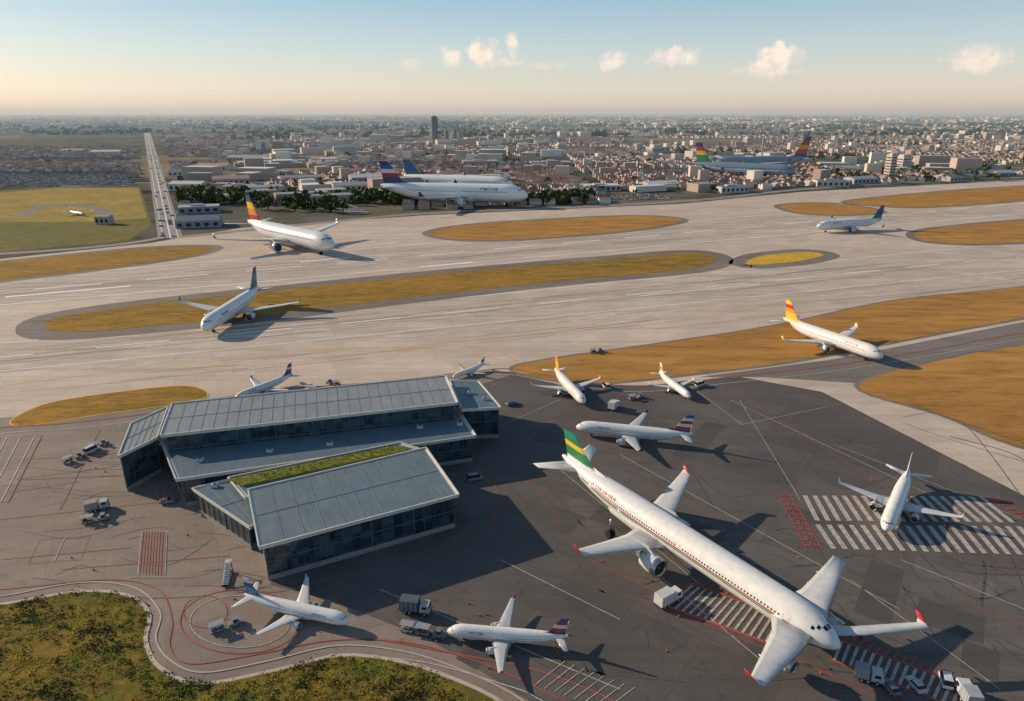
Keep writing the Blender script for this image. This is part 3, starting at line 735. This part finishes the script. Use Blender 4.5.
def car(px,py,ang,col=(.7,.7,.7),L=4.6,van=False):
    b=MB(); C_=paint(col,.3,name='car_paint'); h=1.45 if not van else 2.1
    sec=lambda x,w,z0,z1:[Vector((x,-w,z0)),Vector((x,w,z0)),Vector((x,w*1.0,z1*.75+z0*.25)),Vector((x,w*.92,z1)),Vector((x,-w*.92,z1)),Vector((x,-w,z1*.75+z0*.25))]
    b.loft([sec(-L/2,.82,.35,.85),sec(-L/2+.15,.9,.3,1.0),sec(0,.92,.28,1.0),sec(L/2-.9,.9,.3,.95),sec(L/2-.1,.85,.3,.78),sec(L/2,.78,.35,.65)],C_,False)
    f=L/2-(1.3 if not van else .8)
    b.box(-L/2+(.35 if not van else .05),f,-.84,.84,.98,h-.08,M_wn,.45 if not van else .2,.12); b.box(-L/2+(.8 if not van else .22),f-.45,-.71,.71,h-.1,h,C_,.05,.03)
    wheels(b,[-L/2+.85,L/2-.85],.78,.33); place(b,'parked_van' if van else 'parked_car',px,py,ang)
def tug(px,py,ang,n=3,col=(.7,.45,.05)):
    b=MB(); C_=paint(col,.4,name='tug_paint'); G_=paint((.3,.32,.35),.6,name='cart_frame')
    b.box(-1.4,1.4,-.75,.75,.35,.95,C_,.1,.05); b.box(-.5,.3,-.6,.6,.953,1.75,M_wn,.08,.05); b.box(-.6,.4,-.7,.7,1.753,1.85,C_); wheels(b,[-.9,.9],.7,.35)
    random.seed(int(px))
    for i in range(n):
        x=-3.6-i*3.4
        b.box(x-1.4,x+1.4,-.8,.8,.45,.62,G_)
        for sx in(-1.35,1.27):
            for sy in(-.78,.7): b.box(x+sx,x+sx+.08,sy,sy+.08,.622,1.85,G_)
        b.box(x-1.45,x+1.45,-.85,.85,1.852,1.93,G_); b.box(x+1.4,x+2.0,-.05,.05,.5,.58,M_chas)
        for q in range(4):
            a=x-1.1+q*.6; b.box(a,a+.5,-.55,U(.1,.6),.625,U(.95,1.4),paint(random.choice([(.1,.1,.12),(.2,.05,.05),(.08,.12,.2),(.3,.25,.18)]),.7,name='luggage'))
        wheels(b,[x-.9,x+.9],.65,.25)
    place(b,'baggage_train',px,py,ang)
def stairs(px,py,ang):
    b=MB(); G_=paint((.6,.6,.6),.5,name='stair_frame')
    for i in range(14): b.box(-3+i*.36,-2.62+i*.36,-.7,.7,.4+i*.2,.5+i*.2,G_)
    for sy in(-.78,.72):
        for i in range(7): x=-3+i*.78; b.box(x,x+.06,sy,sy+.06,.4+i*.42,1.5+i*.42,M_unit)
        b.add([(-3,sy,1.5),(2.2,sy,4.4),(2.2,sy+.06,4.4),(-3,sy+.06,1.5),(-3,sy,1.4),(2.2,sy,4.3),(2.2,sy+.06,4.3),(-3,sy+.06,1.4)],[(0,1,2,3),(0,1,5,4),(2,3,7,6)],M_unit)
    b.box(2.05,3.2,-.75,.75,3.1,3.2,G_); b.box(2.6,2.75,-.6,-.45,.4,3.1,M_chas); b.box(2.6,2.75,.45,.6,.4,3.1,M_chas); b.box(-3,3,-.7,.7,.35,.5,M_chas); wheels(b,[-2,2],.7,.3)
    place(b,'boarding_stairs',px,py,ang)
DG=(.25,.27,.3)
truck(416,612,-8,(.45,.45,.45),(.10,.12,.14),6.5); tug(440,637,-14,2,(.2,.2,.2))
truck(668,603,35,(.72,.72,.7),(.65,.65,.63),6.5)
truck(868,680,-20,(.5,.51,.53),(.3,.32,.35),4.8,1.8); car(945,683,70,(.7,.7,.7),van=True,L=4); car(890,690,100,(.12,.14,.18),L=4); car(915,687,100,(.5,.5,.5),L=4); truck(966,700,80,(.6,.62,.64),(.4,.42,.45),5.5)
truck(98,510,28,(.5,.5,.48),(.34,.30,.27),5.5,2); tug(104,520,20,1,(.3,.3,.3)); car(168,503,15,(.3,.25,.22),L=4)
random.seed(9)
for (x,y) in [(92,452),(104,445),(80,458),(512,405),(606,388),(700,386),(614,409),(640,398),(330,384),(225,408)]:
    k=R()
    if k<.5: car(x,y,U(0,180),random.choice([(.65,.65,.65),(.4,.12,.1),(.1,.12,.16)]),van=R()<.5)
    elif k<.75: tug(x,y,U(0,180),1,DG)
    else: truck(x,y,U(0,180),box=random.choice([(.6,.6,.6),(.3,.32,.36)]),L=5.5)
tug(600,352,20,1,DG); car(475,480,20,van=True,col=(.25,.26,.28)); tug(236,625,30,1,DG); stairs(228,580,100)
cn=MB(); M_cone=paint((.8,.22,.03),.6,name='cone_plastic')
for i in range(45):
    x,y=random.choice([(U(440,570),U(600,670)),(U(600,850),U(520,680)),(U(230,350),U(590,640)),(U(840,960),U(480,550)),(U(570,700),U(410,460)),(U(60,220),U(430,580))])
    p=P(x,y); n=8
    cn.box(p.x-.2,p.x+.2,p.y-.2,p.y+.2,.1,.14,M_chas)
    cn.loft([[Vector((p.x+r_*math.cos(2*math.pi*q/n),p.y+r_*math.sin(2*math.pi*q/n),z_)) for q in range(n)] for r_,z_ in((.17,.142),(.1,.4),(.04,.7))],M_cone)
cn.obj('traffic_cones')

# ---------------------------------------------------------------- towers & larger buildings
def tower(name,px,ybase,ytop,wpx,col=(.3,.3,.32),cab=False):
    p=P(px,ybase); hgt=H*(1-(ytop-112)/(ybase-112)); w=H*wpx/(CP*(ybase-112)); b=MB(); m=paint(col,.7,name='tower_facade'); 
    b.box(-w/2,w/2,-w/2,w/2,0,hgt,m)
    nf=int(hgt/4)
    for i in range(1,nf): 
        z=i*hgt/nf
        for sg in(-1,1):
            b.box(-w*.44,w*.44,sg*w/2-.15,sg*w/2+.15,z-1.1,z+.5,M_glass); b.box(sg*w/2-.15,sg*w/2+.15,-w*.44,w*.44,z-1.1,z+.5,M_glass)
    b.box(-w*.3,w*.3,-w*.3,w*.3,hgt,hgt+w*.18,m)
    b.obj(name,(p.x,p.y,0),.3)
tower('control_tower',435,144,117,6,(.10,.12,.15))
tower('office_tower',447,144,131,3,(.2,.2,.22)); tower('office_tower',455,144,130,3,(.2,.2,.21))
tower('office_tower',888,180,154,7,(.6,.5,.43)); tower('office_tower',901,172,156,10,(.6,.55,.5)); tower('light_mast',760,170,134,1.2,(.5,.5,.5))
tower('office_tower',560,150,144,8,(.6,.57,.53)); tower('office_tower',655,152,147,14,(.6,.57,.52))
random.seed(44)
for i in range(26):
    x=U(180,1020); y=U(126,160); hh=U(.12,.3)*(y-112); 
    if abs(x-435)<40: continue
    tower('office_tower',x,y,y-hh,U(2.5,7),random.choice([(.6,.55,.48),(.4,.38,.37),(.7,.67,.62),(.25,.27,.3)]))
random.seed(21)
def shed(px,py,L,W,h,a,wc,rc,gab=True):
    p=P(px,py); b=MB(); wm=paint(wc,.8,name='shed_wall'); rm=paint(rc,.6,name='shed_roof')
    if gab: gable(b,0,0,L,W,h,W*.12,0,wm,rm)
    else: flatb(b,0,0,L,W,h,0,wm,rm); b.box(-L*.2,L*.1,-W*.2,W*.1,h+.01,h+1.8,M_unit)
    n=max(3,int(L/7))
    for i in range(n):
        x=-L/2+L*(i+.25)/n
        for sg in(-1,1): b.box(x,x+L/n*.5,sg*W/2-.08,sg*W/2+.08,h*.25,h*.7,M_wn)
    b.obj('warehouse',(p.x,p.y,0),a)
for (px,py,L,W) in [(200,226,38,24),(200,212,40,22),(206,200,44,22),(190,190,45,26),(232,185,50,30),(190,175,60,30),(215,170,60,30),(240,192,40,18),(355,190,60,26),(370,183,60,30),(545,200,50,26),(575,197,50,24),(600,190,50,30),(660,188,50,30),(730,192,42,22),(830,186,45,24),(860,183,45,22),(955,180,60,30),(990,176,70,30),(960,170,60,30),(840,172,60,30),(655,160,90,40),(730,160,70,36),(550,165,80,40),(480,165,70,40),(330,165,80,50),(105,224,14,8),(335,150,130,60),(108,155,70,30),(75,153,60,30),(300,182,60,24),(275,176,50,30),(250,160,90,40)]:
    shed(px,py,L,W,U(6,10),U(-.2,.5),random.choice([(.6,.57,.52),(.45,.42,.4),(.3,.33,.38)]),random.choice([(.7,.68,.65),(.4,.4,.42),(.16,.21,.26),(.5,.33,.26)]),R()<.5)
cp=MB(); cc=[paint(c,.4,name='car_paint') for c in[(.6,.6,.6),(.1,.1,.12),(.35,.08,.06),(.2,.25,.33),(.75,.74,.72),(.3,.28,.26)]]
def minicar(x,y):
    m=cc[int(R()*6)]; cp.box(x-.9,x+.9,y-2.2,y+2.2,.35,.95,m,.05,.1); cp.box(x-.8,x+.8,y-1.3,y+1.0,.952,1.45,M_wn,.12,.35)
for q_,w_ in zip(carlots,carw):
    sheet('car_park_pavement',q_,M_shoulder,.13,False)
    xs=[a[0] for a in w_]; ys=[a[1] for a in w_]
    y=min(ys)+4
    while y<max(ys):
        for dy in(0,5.2):
            x=min(xs)
            while x<max(xs):
                if R()<.8 and inside(x,y+dy,w_) and inv(x,y+dy)[0]>-15: minicar(x,y+dy+U(-.3,.3))
                x+=2.9
        y+=17
for i in range(55):
    t=R()**1.5; s_=random.choice([.2,.35,.62,.8]); a=P(158,238).lerp(P(183,238),s_); c=P(143,128).lerp(P(149,128),s_); p=a.lerp(c,t*.4); minicar(p.x,p.y)
cp.obj('distant_cars')

# ---------------------------------------------------------------- haze over the town and the far plain
b=MB(); s=45000
b.box(-s,s,900,s,-5,200,paint((1,1,1),1,name='tmp'))
hm=bpy.data.materials.new('haze'); hm.use_nodes=True; nt=hm.node_tree; nt.nodes.clear()
out=nt.nodes.new('ShaderNodeOutputMaterial'); vs=nt.nodes.new('ShaderNodeVolumeScatter'); vs.inputs['Color'].default_value=(.62,.82,1,1); vs.inputs['Density'].default_value=.000095; vs.inputs['Anisotropy'].default_value=.1
nt.links.new(vs.outputs[0],out.inputs['Volume']); b.mats=[hm]; b.m=[0]*len(b.f); b.obj('haze')

# ---------------------------------------------------------------- light
EL=math.radians(21); AZ=math.radians(-66)
sd=Vector((math.cos(EL)*math.sin(AZ),math.cos(EL)*math.cos(AZ),math.sin(EL)))
sun=bpy.data.lights.new('sun','SUN'); sun.energy=5; sun.angle=math.radians(.5); sun.color=(1,.82,.60)
so=bpy.data.objects.new('sun',sun); scene.collection.objects.link(so); so.rotation_euler=sd.to_track_quat('Z','Y').to_euler()
w=bpy.data.worlds.new('World'); scene.world=w; w.use_nodes=True; k=N(w.node_tree); bg=w.node_tree.nodes['Background']
sky=k.new('ShaderNodeTexSky',sky_type='NISHITA'); sky.sun_disc=False; sky.sun_elevation=EL; sky.sun_rotation=AZ%(2*math.pi); sky.air_density=1.0; sky.dust_density=1.0; sky.ozone_density=2
d=k.new('ShaderNodeTexCoord').outputs['Generated']
sx=k.new('ShaderNodeSeparateXYZ'); k.put(sx.inputs[0],d)
cr=k.new('ShaderNodeValToRGB'); k.put(cr.inputs[0],sx.outputs[2]); e=cr.color_ramp.elements
e[0].position=0; e[0].color=(.93,.79,.62,1); e[1].position=1; e[1].color=(.07,.12,.22,1)
for p_,c_ in ((.03,(.90,.81,.68,1)),(.075,(.66,.74,.74,1)),(.16,(.27,.53,.71,1)),(.4,(.13,.24,.38,1))): q=e.new(p_); q.color=c_
grad=k.vmath('SCALE',cr.outputs[0]); grad.node.inputs['Scale'].default_value=8.2
base=k.mix(.28,grad,sky.outputs[0])
nz=k.new('ShaderNodeTexNoise'); k.put(nz.inputs['Vector'],d); nz.inputs['Scale'].default_value=46; nz.inputs['Detail'].default_value=7; nz.inputs['Roughness'].default_value=.66
mask=None
def pxdir(x,y):
    dx=(x-512)/F; dy=(350.5-y)/F; return Vector((dx,CP+dy*math.sin(PITCH),-math.sin(PITCH)+dy*CP)).normalized()
for (x,y,rx,ry,am) in [(452,58,10,7,.85),(483,54,14,10,1),(514,46,6,11,.95),(497,62,22,4,.5),(611,61,10,8,.85),(672,58,18,7,.95),(776,60,17,11,1),(408,64,10,5,.6),(975,60,18,8,.8),(985,50,9,5,.6),(545,66,20,3,.3),(760,72,30,3,.4)]:
    c=pxdir(x,y); df=k.vmath('SUBTRACT',d,tuple(c)); sc_=k.vmath('MULTIPLY',df,(F/rx,F/rx,F/ry))
    l=k.vmath('LENGTH',sc_); l=k.math('MULTIPLY_ADD',k.math('SUBTRACT',nz.outputs[0],.5),3.4,l)
    mm=k.new('ShaderNodeMapRange'); mm.interpolation_type='SMOOTHSTEP'; k.put(mm.inputs[0],l); mm.inputs[1].default_value=1.4; mm.inputs[2].default_value=.5; mm.inputs[3].default_value=0; mm.inputs[4].default_value=am
    mask=mm.outputs[0] if mask is None else k.math('MAXIMUM',mask,mm.outputs[0])
sh=k.ramp(k.noise(d,70,3,.6),.4,.62)
col=k.mix(mask,base,k.mix(sh,(8.6,7.4,6.2),(6.9,6.2,5.7)))
k.put(bg.inputs['Color'],col); bg.inputs['Strength'].default_value=.12

cam=bpy.data.cameras.new('camera'); cam.lens=24; cam.sensor_width=36; cam.clip_end=200000; cam.clip_start=.5
co=bpy.data.objects.new('camera',cam); scene.collection.objects.link(co); co.location=(0,0,H); co.rotation_euler=(math.pi/2-PITCH,0,0); scene.camera=co
scene.view_settings.view_transform='Standard'; scene.view_settings.look='None'; scene.view_settings.exposure=0
